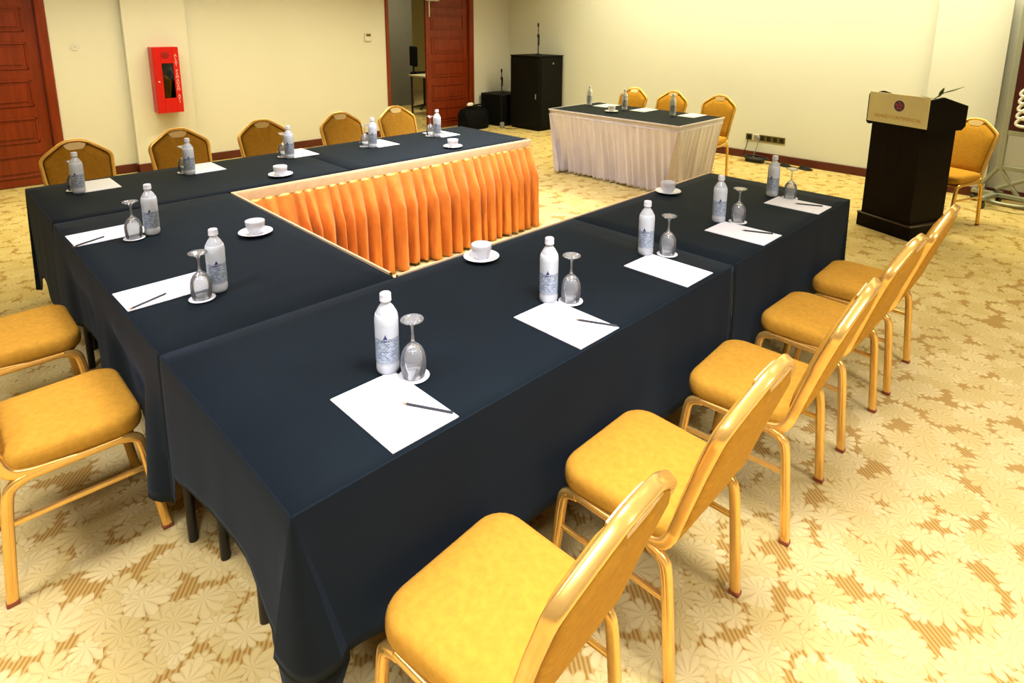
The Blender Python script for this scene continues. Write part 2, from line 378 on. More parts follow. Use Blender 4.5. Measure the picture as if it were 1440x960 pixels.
# ================================================================ tables, cloths, skirts
LY, LX, WD, DM, WB, LX2 = 3.462, 3.31, 0.863, 0.822, 0.892, 3.30
TZ = 0.745
def folding_table(x0, x1, y0, y1, label, group, insx=0.10, insy=0.10, leg_y=None):
    cx, cy = (x0+x1)/2, (y0+y1)/2
    r = thing('folding_table', label, 'table', (cx, cy, 0), 0, group)
    hx, hy = (x1-x0)/2, (y1-y0)/2
    MB().box(-hx+0.004, hx-0.004, -hy+0.004, hy-0.004, TZ-0.024, TZ, 0.003).build('tabletop', 'ply', r)
    for q in (-1, 1): MB().box(-hx+insx, hx-insx, q*(hy-insy)-0.01, q*(hy-insy)+0.01, TZ-0.065, TZ-0.024).build('apron', 'black_metal', r)
    for sx in (-1, 1):
        for sy in (-1, 1):
            px, py = sx*(hx-insx), (sy*(hy-insy) if not leg_y else leg_y[(sy+1)//2]-cy)
            MB().tube([(px, py, 0.0), (px, py, TZ-0.026)], 0.0155, n=14).build('leg', 'black_metal', r)
    return r
G = 'tables of the meeting square'
folding_table(0.005, 1.89, 0.005, WD-0.003, 'black-clothed folding table at the near corner of the front table arm', G, 0.10, 0.05, (0.507, 0.815))
folding_table(1.895, LX-0.005, 0.005, WD-0.003, 'black-clothed folding table at the far end of the front table arm', G)
folding_table(0.005, DM-0.003, WD+0.003, LY-WB-0.003, 'black-clothed folding table joining the two long arms on the left', G, 0.05, 0.10)
folding_table(0.005, 1.62, LY-WB+0.003, LY-0.005, 'black-clothed folding table at the left end of the wall-side arm', G)
folding_table(1.625, LX2-0.005, LY-WB+0.003, LY-0.005, 'black-clothed folding table at the far end of the wall-side arm, above the orange skirt', G)
folding_table(4.865, 5.715, 2.045, 3.705, 'head table by the back wall inside the cream pleated skirt', None)

def interp(tab, s):
    if s <= tab[0][0]: return tab[0][1]
    for (a, va), (b, vb) in zip(tab, tab[1:]):
        if s <= b:
            t = (s-a)/(b-a); t = t*t*(3-2*t)
            return va+(vb-va)*t
    return tab[-1][1]
def tablecloth(corners, hems, label, z=0.75, group='black tablecloths of the meeting square', extra=None, flare=(0.008, 0.008), seed=1, rc=0.10, amp=0.006, pushes=()):
    """corners: rectangle corners counter-clockwise, the draped sides first; hems: per draped side a table of (metres along the side, hem height)."""
    rnd = random.Random(seed); nd = len(hems); ph = [rnd.random()*6 for _ in range(4)]
    V2 = [Vector((*c, 0)) for c in corners]; nc = len(V2)
    rows = []; nr = 14
    for r in range(nr+2):
        t = max(0.0, (r-1)/nr); row = []
        R = rc*t**0.9
        for i in range(nd):
            a, b = V2[i], V2[(i+1) % nc]; d = b-a; Ls = d.length; d.normalize(); nrm = Vector((d.y, -d.x, 0))
            s0 = R if i > 0 else 0.0; s1 = Ls-R if i < nd-1 else Ls
            n = max(8, int(Ls/0.03))
            h_of = lambda s: interp(hems[i], s)
            for k in range(n+1):
                s = s0+(s1-s0)*k/n
                wv = 0.5*math.sin(s*9+ph[0])+0.35*math.sin(s*17+ph[1])+0.25*math.sin(s*31+ph[2])
                fl = flare[i]+amp*wv
                if i == 0:
                    for (pc, pw, pd) in pushes: fl -= pd*math.exp(-((Ls*k/n-pc)/pw)**8)*min(1, max(0, (t-0.22)/0.24))
                row.append((a+d*s, nrm, h_of(Ls*k/n), fl, t))
            if i < nd-1:
                d2 = V2[(i+2) % nc]-b; d2.normalize(); n2 = Vector((d2.y, -d2.x, 0)); ctr = b-nrm*R-n2*R
                h0, h1 = hems[i][-1][1], hems[i+1][0][1]
                nd_ = (nrm+n2).normalized()
                pa = b-n2*R+nrm*flare[i]*t**0.8; pb = b-nrm*R+n2*flare[i+1]*t**0.8
                for k in range(0, 13):
                    u = k/12
                    row.append((pa.lerp(pb, u)+nd_*(0.035*t*math.sin(u*PI)+0.030*t), nd_, h0+(h1-h0)*u-0.02*math.sin(u*PI), 0.0, t))
        out = []
        for p, nn, hz, fl, t in row:
            if r == 0: q = p-nn*0.002+Vector((0, 0, z))
            elif r == 1: q = p+nn*0.002+Vector((0, 0, z-0.003))
            else: q = p+nn*(0.004+fl*t**0.8); q.z = z-0.008-(z-0.008-hz)*t
            out.append(q)
        rows.append(out)
    mb = MB(); mb.loft(rows, closed=False)
    x0 = min(c[0] for c in corners); x1 = max(c[0] for c in corners); y0 = min(c[1] for c in corners); y1 = max(c[1] for c in corners)
    for i in range(nd):
        a, b = V2[i], V2[(i+1) % nc]
        if abs(a.x-b.x) < 1e-6:
            if a.x > (x0+x1)/2: x1 -= 0.002
            else: x0 += 0.002
        elif a.y > (y0+y1)/2: y1 -= 0.002
        else: y0 += 0.002
    nx, ny = 12, 12
    mb.loft([[(x0+(x1-x0)*i/nx, y0+(y1-y0)*j/ny, z+0.0002) for i in range(nx+1)] for j in range(ny+1)], closed=False)
    for rws in extra or []: mb.loft(rws, closed=False)
    o = mb.build('tablecloth', 'cloth', None, 28)
    so = o.modifiers.new('thickness', 'SOLIDIFY'); so.thickness = 0.0012; so.offset = 0
    return tag(o, label, 'tablecloth', group)
# inner hanging fold seen under the near corner
fold = []
for r in range(6):
    t = r/5
    row = []
    for (x, y, hz) in ((0.003, 0.17, 0.30), (0.000, 0.12, 0.20), (-0.004, 0.07, 0.15), (0.006, 0.02, 0.14), (0.03, 0.002, 0.16), (0.07, 0.0, 0.22), (0.11, 0.003, 0.30)):
        row.append((x, y, 0.52+(hz-0.52)*t))
    fold.append(row)
tablecloth([(0, WD-0.001), (0, 0), (1.8935, 0), (1.8935, WD-0.001)],
           [[(0, 0.23), (0.07, 0.37), (0.30, 0.43), (0.55, 0.475), (0.68, 0.47), (WD-0.02, 0.36)], [(0, 0.345), (0.15, 0.32), (0.5, 0.30), (1.0, 0.305), (1.5, 0.285), (1.9, 0.29)]],
           'black cloth over the near corner of the front table arm', 0.7505, extra=[fold], seed=2)
tablecloth([(1.8945, 0), (LX, 0), (LX, WD-0.001), (1.8945, WD-0.001)],
           [[(0, 0.29), (0.7, 0.30), (1.2, 0.32), (LX-1.8945, 0.335)], [(0, 0.335), (0.4, 0.36), (WD, 0.36)]],
           'black cloth over the far end of the front table arm', 0.7515, seed=3)
tablecloth([(0, LY-WB-0.002), (0, WD+0.002), (DM, WD+0.002), (DM, LY-WB-0.002)],
           [[(0, 0.25), (0.15, 0.30), (0.62, 0.345), (0.95, 0.29), (1.27, 0.185), (1.50, 0.185), (1.63, 0.225), (1.72, 0.24)]],
           'black cloth over the table that joins the two long arms', 0.749, seed=4, pushes=((1.255, 0.25, 0.062), (0.52, 0.26, 0.032), (1.575, 0.075, -0.035)))
tablecloth([(1.62, LY), (0, LY), (0, LY-WB+0.001), (1.62, LY-WB+0.001)],
           [[(0, 0.33), (1.2, 0.32), (1.63, 0.22)], [(0, 0.15), (0.25, 0.30), (0.55, 0.225), (0.75, 0.25), (WB, 0.20)]],
           'black cloth over the left end of the wall-side arm', 0.7505, seed=5)
tablecloth([(LX2, LY-WB+0.001), (LX2, LY), (1.623, LY), (1.623, LY-WB+0.001)],
           [[(0, 0.10), (WB, 0.10)], [(0, 0.3), (1.7, 0.3)]],
           'black cloth over the far end of the wall-side arm above the orange skirt', 0.7515, seed=6)
mb = MB().box(4.845, 5.735, 2.025, 3.725, 0.7465, 0.751, 0.002)
tag(mb.build('tablecloth', 'cloth'), 'black top cloth lying flat on the cream-skirted head table', 'tablecloth')

def skirt(pts, label, fab, band, pitch, amp, seed, band_h=0.055, off=0.010, ztop=0.748, zhem=0.012, flare=0.03, group=None, norm_sign=1, ramp=0.36):
    """Pleated skirt hung along the polyline pts (x, y); the outside is on the right of the walking direction."""
    rnd = random.Random(seed)
    P = [Vector((*p, 0)) for p in pts]
    r = thing('table_skirt', label, 'table skirt', (0, 0, 0), 0, group)
    samples = []; s_acc = 0
    for i in range(len(P)-1):
        d = P[i+1]-P[i]; Ls = d.length; d.normalize(); nn = Vector((d.y, -d.x, 0))*norm_sign
        n = int(Ls/0.0065)
        for k in range(n+1):
            if i > 0 and k == 0:
                pn = samples[-1][1]
                samples.pop()
                for q in range(7):
                    a = q/6; m_ = (pn*(1-a)+nn*a).normalized(); samples.append((P[i], m_, s_acc))
                continue
            samples.append((P[i]+d*(Ls*k/n), nn, s_acc+Ls*k/n))
        s_acc += Ls
    # pleat boundaries
    cuts = [0.0]; hts = []; ph = []
    while cuts[-1] < s_acc:
        cuts.append(cuts[-1]+pitch*(0.7+0.6*rnd.random())); hts.append(0.6+0.6*rnd.random()); ph.append(rnd.random())
    def wave(s, t):
        k = 0
        lo, hi = 0, len(cuts)-1
        while hi-lo > 1:
            mid = (lo+hi)//2
            if cuts[mid] <= s: lo = mid
            else: hi = mid
        u = (s-cuts[lo])/(cuts[lo+1]-cuts[lo]); u = min(max(u+0.10*(ph[lo]-0.5)*t*math.sin(PI*u), 0), 1)
        c = math.sin(PI*u)**1.1
        c += 0.16*math.sin(2*PI*u*2+ph[lo]*9+2.2*t)*t*math.sin(PI*u)
        return c*hts[lo]
    zs = [ztop-band_h, ztop-band_h-0.02, ztop-band_h-0.06, ztop-band_h-0.11, ztop-band_h-0.17, ztop-band_h-0.24, ztop-band_h-0.34, 0.27, 0.18, 0.09, 0.04, zhem]
    rows = []
    for z in zs:
        t = (ztop-band_h-z)/(ztop-band_h-zhem); g = min(1, t/ramp)
        row = []
        for p, nn, s in samples:
            wv = wave(s, t)
            o = off+amp*(0.18+0.82*g)*wv*(1+0.25*t)+flare*(g*1.15-0.15*g*g)+0.006*math.sin(s*21+seed)*t
            q = p+nn*o; q.z = z+(0.012*math.sin(s*13+seed)*t*t if z == zhem else 0)
            if z == zhem: q.z = max(q.z, 0.006)
            row.append(q)
        rows.append(row)
    mb = MB().loft(rows, closed=False)
    o = mb.build('pleated_drop', fab, r, 60)
    so = o.modifiers.new('thickness', 'SOLIDIFY'); so.thickness = 0.0015; so.offset = 0
    rows = []
    for dz, o_ in ((-band_h-0.012, off+0.004), (-band_h-0.006, off+0.009), (-0.010, off+0.007), (-0.002, off+0.005), (0.004, off+0.001), (0.004, off-0.008), (-0.01, off-0.009)):
        rows.append([p+nn*o_+Vector((0, 0, ztop+dz)) for p, nn, s in samples[::3]+[samples[-1]]])
    MB().loft(rows, closed=False).build('header_band', band, r, 40)
    return r
SG = 'orange skirts inside the meeting square'
skirt([(DM+0.012, LY-WB-0.013), (LX2+0.010, LY-WB-0.013)], 'pleated orange satin skirt hanging from the wall-side arm, facing the open middle', 'orange', 'peach', 0.092, 0.070, 11, group=SG, flare=0.068)
skirt([(DM+0.006, WD+0.05), (DM+0.006, LY-WB-0.02)], 'pleated orange skirt on the inner side of the joining table on the left', 'orange', 'peach', 0.085, 0.035, 12, group=SG, ztop=0.750)
skirt([(LX, WD+0.006), (DM+0.02, WD+0.006)], 'pleated orange skirt on the inner side of the front table arm', 'orange', 'peach', 0.085, 0.035, 13, group=SG, ztop=0.750)
skirt([(5.75, 3.735), (4.835, 3.735), (4.835, 2.015), (5.75, 2.015)][::1], 'cream pleated skirt around the front and ends of the head table', 'cream_cloth', 'cream_cloth', 0.078, 0.046, 21, band_h=0.05, flare=0.085, ramp=0.9, ztop=0.749, norm_sign=-1)

# ================================================================ banquet chair
def make_chair(loc, rotz, label):
    r = thing('banquet_chair', label, 'chair', loc, rotz, 'gold banquet chairs')
    # seat cushion (front is +y)
    def outline(hw_f, hw_b, yf, yb, rr, n=7):
        pts = []
        for (cx, cy, a0) in ((hw_f-rr, yf-rr, 0), (-hw_f+rr, yf-rr, PI/2), (-hw_b+rr*0.6, yb+rr*0.6, PI), (hw_b-rr*0.6, yb+rr*0.6, 1.5*PI)):
            rad = rr if cy > 0 else rr*0.6
            for k in range(n): pts.append((cx+rad*math.cos(a0+PI/2*k/(n-1)), cy+rad*math.sin(a0+PI/2*k/(n-1))))
        return pts
    base = outline(0.208, 0.195, 0.193, -0.185, 0.075)
    def sc(k, z): return [(x*k, (y-0.005)*k+0.005, z) for x, y in base]
    rows = [sc(0.93, 0.405), sc(0.975, 0.408), sc(0.995, 0.42), sc(1.0, 0.438), sc(0.99, 0.455), sc(0.955, 0.468), sc(0.88, 0.4755), sc(0.72, 0.480), sc(0.45, 0.483), sc(0.15, 0.484)]
    MB().loft(rows, True, True).build('seat', 'fabric', r, 60)
    pan = MB(); pan.loft([sc(0.90, 0.388), sc(0.91, 0.404)], True, True)
    pan.build('seat_pan', 'rubber', r)
    # side frames
    for sx in (-1, 1):
        X = sx*0.195
        rear = bez([(X, -0.207, 0.012), (X, -0.192, 0.20), (X, -0.178, 0.345), (X, -0.160, 0.382), (X, -0.125, 0.395)], 5)
        front = bez([(X, 0.215, 0.012), (X, 0.190, 0.20), (X, 0.172, 0.345), (X, 0.155, 0.382), (X, 0.118, 0.395)], 5)
        for path in (rear, front):
            lg = MB().tube(path, 0.0125, 0.0155, n=16, up=(0, 1, 0), sq=0.6).build('leg', 'gold', r)
            # fluted groove of the tube, then the rubber tip
            p0 = path[0]
            MB().box(p0.x-0.0135, p0.x+0.0135, p0.y-0.0165, p0.y+0.0165, 0.0, 0.016, 0.003).build('foot_cap', 'rubber', lg)
            gr = [Vector((q.x+sx*0.0126, q.y, q.z)) for q in path[1:-4]]
            MB().tube(gr, 0.0018, 0.0022, n=6, up=(0, 1, 0)).build('flute', 'gold', lg)
        MB().tube([(X, -0.126, 0.395), (X, 0.119, 0.395)], 0.0115, 0.012, n=16, sq=0.6).build('side_rail', 'gold', r)
        MB().tube([(X, -0.194, 0.262), (X, 0.186, 0.262)], 0.0075, 0.009, n=10, sq=0.7).build('stretcher', 'gold', r)
    MB().tube([(-0.19, 0.15, 0.386), (0.19, 0.15, 0.386)], 0.009, n=8).build('cross_rail', 'gold', r)
    MB().tube([(-0.19, -0.15, 0.386), (0.19, -0.15, 0.386)], 0.009, n=8).build('cross_rail', 'gold', r)
    # back: spine (y, z) by height
    def yb(z):
        return -0.205-0.31*(z-0.53)-0.15*max(0, z-0.6)**2
    def hw(z): return interp([(0.45, 0.180), (0.60, 0.187), (0.72, 0.196), (0.785, 0.200)], z)
    half = [(hw(z), z) for z in (0.47, 0.54, 0.61, 0.68, 0.74, 0.785)]
    half += [(0.188, 0.812), (0.160, 0.836), (0.120, 0.864), (0.082, 0.890), (0.052, 0.904), (0.025, 0.908)]
    def P3(x, z, dy=0): return (x, yb(z)+dy, z)
    low = [(0.195, 0.03, 0.396), (0.195, -0.05, 0.402), (0.193, -0.118, 0.406), (0.189, -0.160, 0.419), (0.183, -0.180, 0.447)]
    right = bez([Vector(p) for p in low]+[Vector(P3(x, z)) for x, z in half]+[Vector(P3(0, 0.909))], 4)
    path = right+[Vector((-p.x, p.y, p.z)) for p in reversed(right[:-1])]
    bf = MB().tube(path, 0.0165, 0.0125, n=16, up=(1, 0, 0), sq=0.55, ramp=9).build('back_frame', 'gold', r)
    # upholstered pad inside the frame
    prof = [(x-0.013, z) for x, z in half if z < 0.80]+[(0.176, 0.804), (0.150, 0.826), (0.113, 0.852), (0.078, 0.876), (0.058, 0.884), (0.046, 0.868), (0.034, 0.864)]
    ring2 = [(x, z) for x, z in prof]+[(-x, z) for x, z in reversed(prof)]
    cxz = (0.0, 0.66)
    def rg(k, dy): return [P3(x*k, cxz[1]+(z-cxz[1])*k, dy) for x, z in ring2]
    rows = [rg(0.25, -0.033), rg(0.70, -0.031), rg(0.90, -0.026), rg(0.99, -0.016), rg(1.0, -0.010), rg(1.0, 0.008), rg(0.93, 0.024), rg(0.75, 0.033), rg(0.3, 0.036)]
    MB().loft(rows, True, True).build('backrest', 'fabric', r, 50)
    # hand grip set under the crown
    gp = MB()
    g = [(-0.064, 0.890), (-0.050, 0.866), (-0.036, 0.857), (0.036, 0.857), (0.050, 0.866), (0.064, 0.890), (0.03, 0.902), (-0.03, 0.902)]
    gp.loft([[P3(x, z, -0.020) for x, z in g], [P3(x, z, 0.024) for x, z in g]], True, True)
    gp.build('hand_grip', 'gold_pale', r)
    return r
CY = -0.222 - 0.0
chair = make_chair((0.355, CY-0.012, 0), 0.08, 'gold banquet chair nearest the camera, at the front table arm')
CH = [
 (0.975, CY, 0.02, 'second gold banquet chair from the camera along the front table arm'),
 (1.655, CY-0.012, 0.07, 'gold banquet chair third, or middle, of five along the front table arm'),
 (2.305, CY, -0.02, 'gold banquet chair fourth from the camera along the front table arm'),
 (2.885, CY-0.003, 0.03, 'gold banquet chair at the far end of the front table arm, nearest the dark podium'),
 (-0.205, 1.285, -PI/2, 'gold banquet chair at the joining table, the nearer of the two on the left'),
 (-0.236, 2.05, -PI/2, 'gold banquet chair at the joining table, the farther of the two on the left'),
 (0.35, 3.70, PI, 'gold banquet chair behind the wall-side arm, in front of the mahogany door'),
 (1.00, 3.72, PI, 'gold banquet chair behind the wall-side arm, below the red fire cabinet'),
 (1.64, 3.72, PI, 'gold banquet chair behind the wall-side arm, middle one of the five there'),
 (2.34, 3.70, PI, 'gold banquet chair behind the wall-side arm, fourth from the left'),
 (2.94, 3.71, PI, 'gold banquet chair behind the wall-side arm, in front of the open doorway'),
 (5.90, 3.50, PI/2, 'gold banquet chair behind the cream-skirted head table, at its left'),
 (5.90, 2.935, PI/2, 'gold banquet chair behind the cream-skirted head table, the middle of three'),
 (5.93, 2.335, PI/2, 'gold banquet chair behind the cream-skirted head table, at its right end'),
 (6.00, 0.02, PI/2-0.36, 'gold banquet chair standing behind the dark podium'),
]
for x, y, rz, lb in CH: dup(chair, (x, y, 0), rz, lb)

# ================================================================ table settings
TOP = 0.7515
def bottle(loc, rz, label):
    r = thing('water_bottle', label, 'bottle', loc, rz, 'water bottles on the tables')
    body = [(0.0, 0.004), (0.020, 0.003), (0.027, 0.001), (0.031, 0.006), (0.0325, 0.014), (0.0325, 0.024)]
    for k in range(5):
        z = 0.030+k*0.0; 
    body += [(0.0322, 0.030), (0.0312, 0.033), (0.0322, 0.036), (0.0322, 0.150), (0.0326, 0.158), (0.0315, 0.170), (0.0275, 0.184), (0.0205, 0.197), (0.0145, 0.205), (0.0125, 0.210), (0.0125, 0.2145), (0.0155, 0.2155), (0.0155, 0.217), (0.0125, 0.218), (0.0, 0.2185)]
    MB().lathe(body, 32).build('bottle_body', 'plastic', r, 50)
    lb = MB().lathe([(0.0326, 0.040), (0.0330, 0.041), (0.0330, 0.150), (0.0334, 0.158), (0.0323, 0.170), (0.0300, 0.179), (0.0296, 0.1795)], 36)
    lab = lb.build('label', 'label', r, 30)
    em = MB()
    for a0 in (0.0,):
        for (w0, w1, z0, z1) in ((0.20, 0.05, 0.112, 0.122), (0.05, 0.0, 0.1215, 0.128), (0.34, 0.34, 0.104, 0.108)):
            rr = 0.0334
            em.add([(rr*math.cos(a0+a), rr*math.sin(a0+a), z) for a, z in ((-w0, z0), (0, z0), (w0, z0), (w1, z1), (0, z1), (-w1, z1))], [(0, 1, 4, 5), (1, 2, 3, 4)])
    em.build('emblem', 'navy_ink', lab, 0)
    cp = [(0.0, 0.2385), (0.0135, 0.238), (0.0155, 0.236), (0.0160, 0.233)]
    cp += [(0.0160, 0.219), (0.0164, 0.2185), (0.0164, 0.2155), (0.0150, 0.2150)]
    MB().lathe(cp[::-1], 28).build('cap', 'cap', r, 40)
    return r
def goblet(loc, label):
    # stands upside down: rim on the coaster, foot in the air
    out = [(0.0310, 0.0000), (0.0325, 0.006), (0.0350, 0.020), (0.0362, 0.036), (0.0352, 0.054), (0.0310, 0.072), (0.0235, 0.086), (0.0140, 0.095), (0.0070, 0.101), (0.0045, 0.108), (0.0040, 0.125), (0.0042, 0.146), (0.0060, 0.154), (0.0140, 0.160), (0.0250, 0.1645), (0.0318, 0.1675), (0.0325, 0.1690), (0.0318, 0.1705), (0.0, 0.1705)]
    inn = [(0.0, 0.090), (0.0120, 0.0885), (0.0220, 0.0815), (0.0293, 0.0695), (0.0334, 0.053), (0.0344, 0.036), (0.0333, 0.021), (0.0310, 0.007), (0.0298, 0.0)]
    mb = MB(); n = 36
    prof = inn+out
    rows = [[(r*math.cos(2*PI*j/n), r*math.sin(2*PI*j/n), z) for j in range(n)] for r, z in prof]
    mb.loft(rows)
    return tag(mb.build('wine_goblet', 'glass', None, 60, loc), label, 'glass', 'upturned goblets on the tables')
def coaster(loc, label):
    n = 40; mb = MB()
    prof = [(0.0, 0.0), (0.043, 0.0), (0.044, 0.0008), (0.043, 0.0016), (0.0, 0.0016)]
    mb.lathe(prof, n)
    return tag(mb.build('paper_coaster', 'paper', None, 30, loc), label, 'coaster', 'round paper coasters')
def notepaper(loc, rz, label):
    mb = MB().box(-0.098, 0.098, -0.146, 0.146, 0, 0.0022, 0.0)
    mb.box(-0.0975, 0.0975, -0.1455, 0.1455, 0.0022, 0.003, 0.0)
    o = mb.build('note_paper', 'paper', None, 0, loc, rz)
    return tag(o, label, 'paper', 'note paper on the tables')
def pencil(loc, rz, label):
    r = thing('pencil', label, 'pencil', loc, rz, 'pencils on the note paper')
    MB().tube([(-0.062, 0, 0.0036), (0.066, 0, 0.0036)], 0.0034, n=6).build('shaft', 'pencil', r, 20)
    MB().lathe([(0.0034, 0.0), (0.0008, 0.013), (0.0, 0.0135)], 8).build('tip', 'cedar', r, 20)
    t = r.children[-1]; t.rotation_euler = (0, -PI/2, 0); t.location = (-0.062, 0, 0.0036)
    return r
def cup(loc, rz, where):
    sa = MB().lathe([(0.0, 0.004), (0.036, 0.004), (0.040, 0.0), (0.046, 0.0), (0.062, 0.008), (0.074, 0.0145), (0.0755, 0.016), (0.074, 0.0175), (0.060, 0.0115), (0.046, 0.006), (0.030, 0.0055), (0.0, 0.0055)], 40)
    tag(sa.build('saucer', 'china', None, 50, loc), 'white saucer under the cup '+where, 'saucer', 'white saucers')
    r = thing('coffee_cup', 'white coffee cup on its saucer '+where, 'cup', (loc[0], loc[1], loc[2]+0.0058), rz, 'white coffee cups')
    MB().lathe([(0.0, 0.003), (0.022, 0.003), (0.024, 0.0), (0.0265, 0.0), (0.027, 0.005), (0.034, 0.014), (0.0400, 0.027), (0.0425, 0.045), (0.0435, 0.060), (0.0428, 0.0615), (0.0415, 0.060), (0.0402, 0.045), (0.0375, 0.028), (0.030, 0.013), (0.015, 0.007), (0.0, 0.0065)], 40).build('cup_body', 'china', r, 50)
    MB().tube(bez([(0.0405, 0, 0.050), (0.055, 0, 0.054), (0.066, 0, 0.043), (0.060, 0, 0.027), (0.0385, 0, 0.021)], 5), 0.0032, 0.005, n=10, up=(0, 1, 0)).build('handle', 'china', r)
    return r
P_R = ['nearest the camera on the front table arm', 'second from the camera on the front table arm', 'midway along the front table arm',
       'fourth from the camera on the front table arm', 'at the far end of the front table arm']
P_M = ['at the nearer place of the joining table', 'at the farther place of the joining table']
P_B = ['before the wall-side chair by the mahogany door', 'before the wall-side chair below the fire cabinet', 'before the middle wall-side chair', 'before the fourth wall-side chair', 'before the wall-side chair by the doorway']
P_H = ['at the left place of the head table', 'at the middle place of the head table', 'at the right place of the head table']
b0 = None
# (bottle xy, goblet xy or None, paper xy, paper rot, pencil (xy, rot) or None, place)
S = [
 ((0.437, 0.318), (0.470, 0.240), (0.346, 0.156), 0.0, ((0.407, 0.086), math.radians(-61)), P_R[0]),
 ((1.099, 0.305), (1.150, 0.245), (1.016, 0.152), 0.0, ((1.082, 0.073), math.radians(-63)), P_R[1]),
 ((1.738, 0.325), (1.800, 0.255), (1.656, 0.162), 0.0, None, P_R[2]),
 ((2.386, 0.325), (2.443, 0.250), (2.303, 0.156), 0.0, ((2.355, 0.105), math.radians(-66)), P_R[3]),
 ((3.052, 0.340), (3.070, 0.245), (2.966, 0.160), 0.0, ((3.000, 0.110), math.radians(-66)), P_R[4]),
 ((0.290, 1.212), (0.222, 1.178), (0.150, 1.345), PI/2+0.02, ((0.078, 1.277), math.radians(22)), P_M[0]),
 ((0.300, 2.070), (0.222, 2.055), (0.150, 2.205), PI/2+0.02, ((0.065, 2.130), math.radians(25)), P_M[1]),
 ((0.206, 3.132), (0.200, 3.212), (0.315, 3.260), 0.0, None, P_B[0]),
 ((0.807, 3.168), (0.800, 3.248), (0.930, 3.300), 0.0, None, P_B[1]),
 ((1.487, 3.200), (1.478, 3.280), (1.610, 3.330), 0.0, None, P_B[2]),
 ((2.134, 3.130), (2.112, 3.210), (2.265, 3.245), 0.0, None, P_B[3]),
 ((2.785, 3.156), (2.772, 3.236), (2.900, 3.250), 0.0, ((2.91, 3.25), math.radians(70)), P_B[4]),
 ((5.416, 3.600), None, (5.545, 3.440), PI/2, None, P_H[0]),
 ((5.391, 3.066), None, (5.555, 2.910), PI/2, None, P_H[1]),
 ((5.400, 2.443), None, (5.580, 2.310), PI/2, None, P_H[2]),
]
for (bx, by), gl, (px, py), pr, pen, place in S:
    a = math.atan2(-1.08-by, -0.435-bx)
    z = TOP+0.0012
    if b0 is None: b0 = bottle((bx, by, z), a-0.15, 'water bottle with white label '+place)
    else: dup(b0, (bx, by, z), a+random.uniform(-0.35, 0.35), 'water bottle with white label '+place)
    notepaper((px, py, z), pr, 'sheet of white note paper '+place)
    if gl:
        coaster((gl[0], gl[1], z+0.003), 'round white coaster under the goblet '+place)
        goblet((gl[0], gl[1], z+0.0048), 'upturned clear goblet '+place)
    if pen: pencil((pen[0][0], pen[0][1], z+0.003), pen[1], 'dark pencil lying on the paper '+place)
for (x, y), wh in (((0.64, 1.733), 'on the joining table on the left'), ((1.209, 2.733), 'above the orange skirt, nearer the left end'), ((2.591, 2.701), 'above the orange skirt, near its far end'),
                   ((1.19, 0.771), 'on the front table arm beside the inner corner'), ((2.663, 0.791), 'at the far end of the front table arm'), ((5.142, 3.061), 'on the cream-skirted head table')):
    cup((x, y, TOP+0.0012), math.radians(60), wh)

# ================================================================ red fire cabinet on the pilaster
r = thing('fire_cabinet', 'red fire extinguisher cabinet with dark window on the left wall', 'cabinet', (1.735, 6.93, 0.68))
cb = MB(); cb.box(-0.135, -0.130, -0.15, 0, 0, 0.745); cb.box(0.130, 0.135, -0.15, 0, 0, 0.745); cb.box(-0.13, 0.13, -0.15, 0, 0, 0.006); cb.box(-0.13, 0.13, -0.15, 0, 0.739, 0.745); cb.box(-0.13, 0.13, -0.005, 0, 0.006, 0.739)
cb.build('cabinet_body', 'red', r)
db = MB(); db.box(-0.133, -0.052, -0.162, -0.15, 0.003, 0.742, 0.003); db.box(0.066, 0.133, -0.162, -0.15, 0.003, 0.742, 0.003); db.box(-0.052, 0.066, -0.162, -0.15, 0.003, 0.17); db.box(-0.052, 0.066, -0.162, -0.15, 0.565, 0.742)
dr = db.build('door', 'red', r)
MB().box(-0.052, 0.066, -0.157, -0.154, 0.17, 0.565).build('window', 'tinted_pane', dr)
kn = MB(); 
kn.lathe([(0.0, 0.0), (0.040, 0.0), (0.040, 0.003), (0.034, 0.005), (0.0, 0.005)], 28)
k = kn.build('call_disc', 'dark_red', dr); k.rotation_euler = (PI/2, 0, 0); k.location = (-0.005, -0.161, 0.655)
kk = MB(); kk.lathe([(0.0, 0.0), (0.009, 0.0), (0.009, 0.012), (0.0, 0.013)], 16); kk = kk.build('latch', 'letter', dr); kk.rotation_euler = (PI/2, 0, 0); kk.location = (-0.095, -0.161, 0.36)
text_obj('lettering', 'A\nL\nA\nT\n\nP\nE\nM\nA\nD\nA\nM\n\nA\nP\nI', 0.044, 'letter', dr, (0.098, -0.1625, 0.385), (PI/2, 0, 0), 0.0006, line=0.80)
# the extinguisher seen through the window
ex = thing('fire_extinguisher', 'small fire extinguisher showing behind the dark window of the red cabinet', 'extinguisher', (1.738, 6.855, 0.687))
MB().lathe([(0.0, 0.0), (0.046, 0.0), (0.052, 0.008), (0.052, 0.32), (0.044, 0.36), (0.018, 0.385), (0.016, 0.42), (0.0, 0.42)], 28).build('cylinder_body', 'dark_red', ex)
MB().lathe([(0.0535, 0.20), (0.0535, 0.25)], 28).build('label_band', 'letter', ex)
MB().box(-0.012, 0.012, -0.04, 0.03, 0.41, 0.44, 0.004).build('valve', 'grey_plastic', ex)
MB().tube(bez([(0.012, -0.02, 0.425), (0.06, -0.03, 0.40), (0.066, -0.02, 0.25), (0.060, -0.02, 0.12)], 5), 0.007).build('hose', 'black_metal', ex)

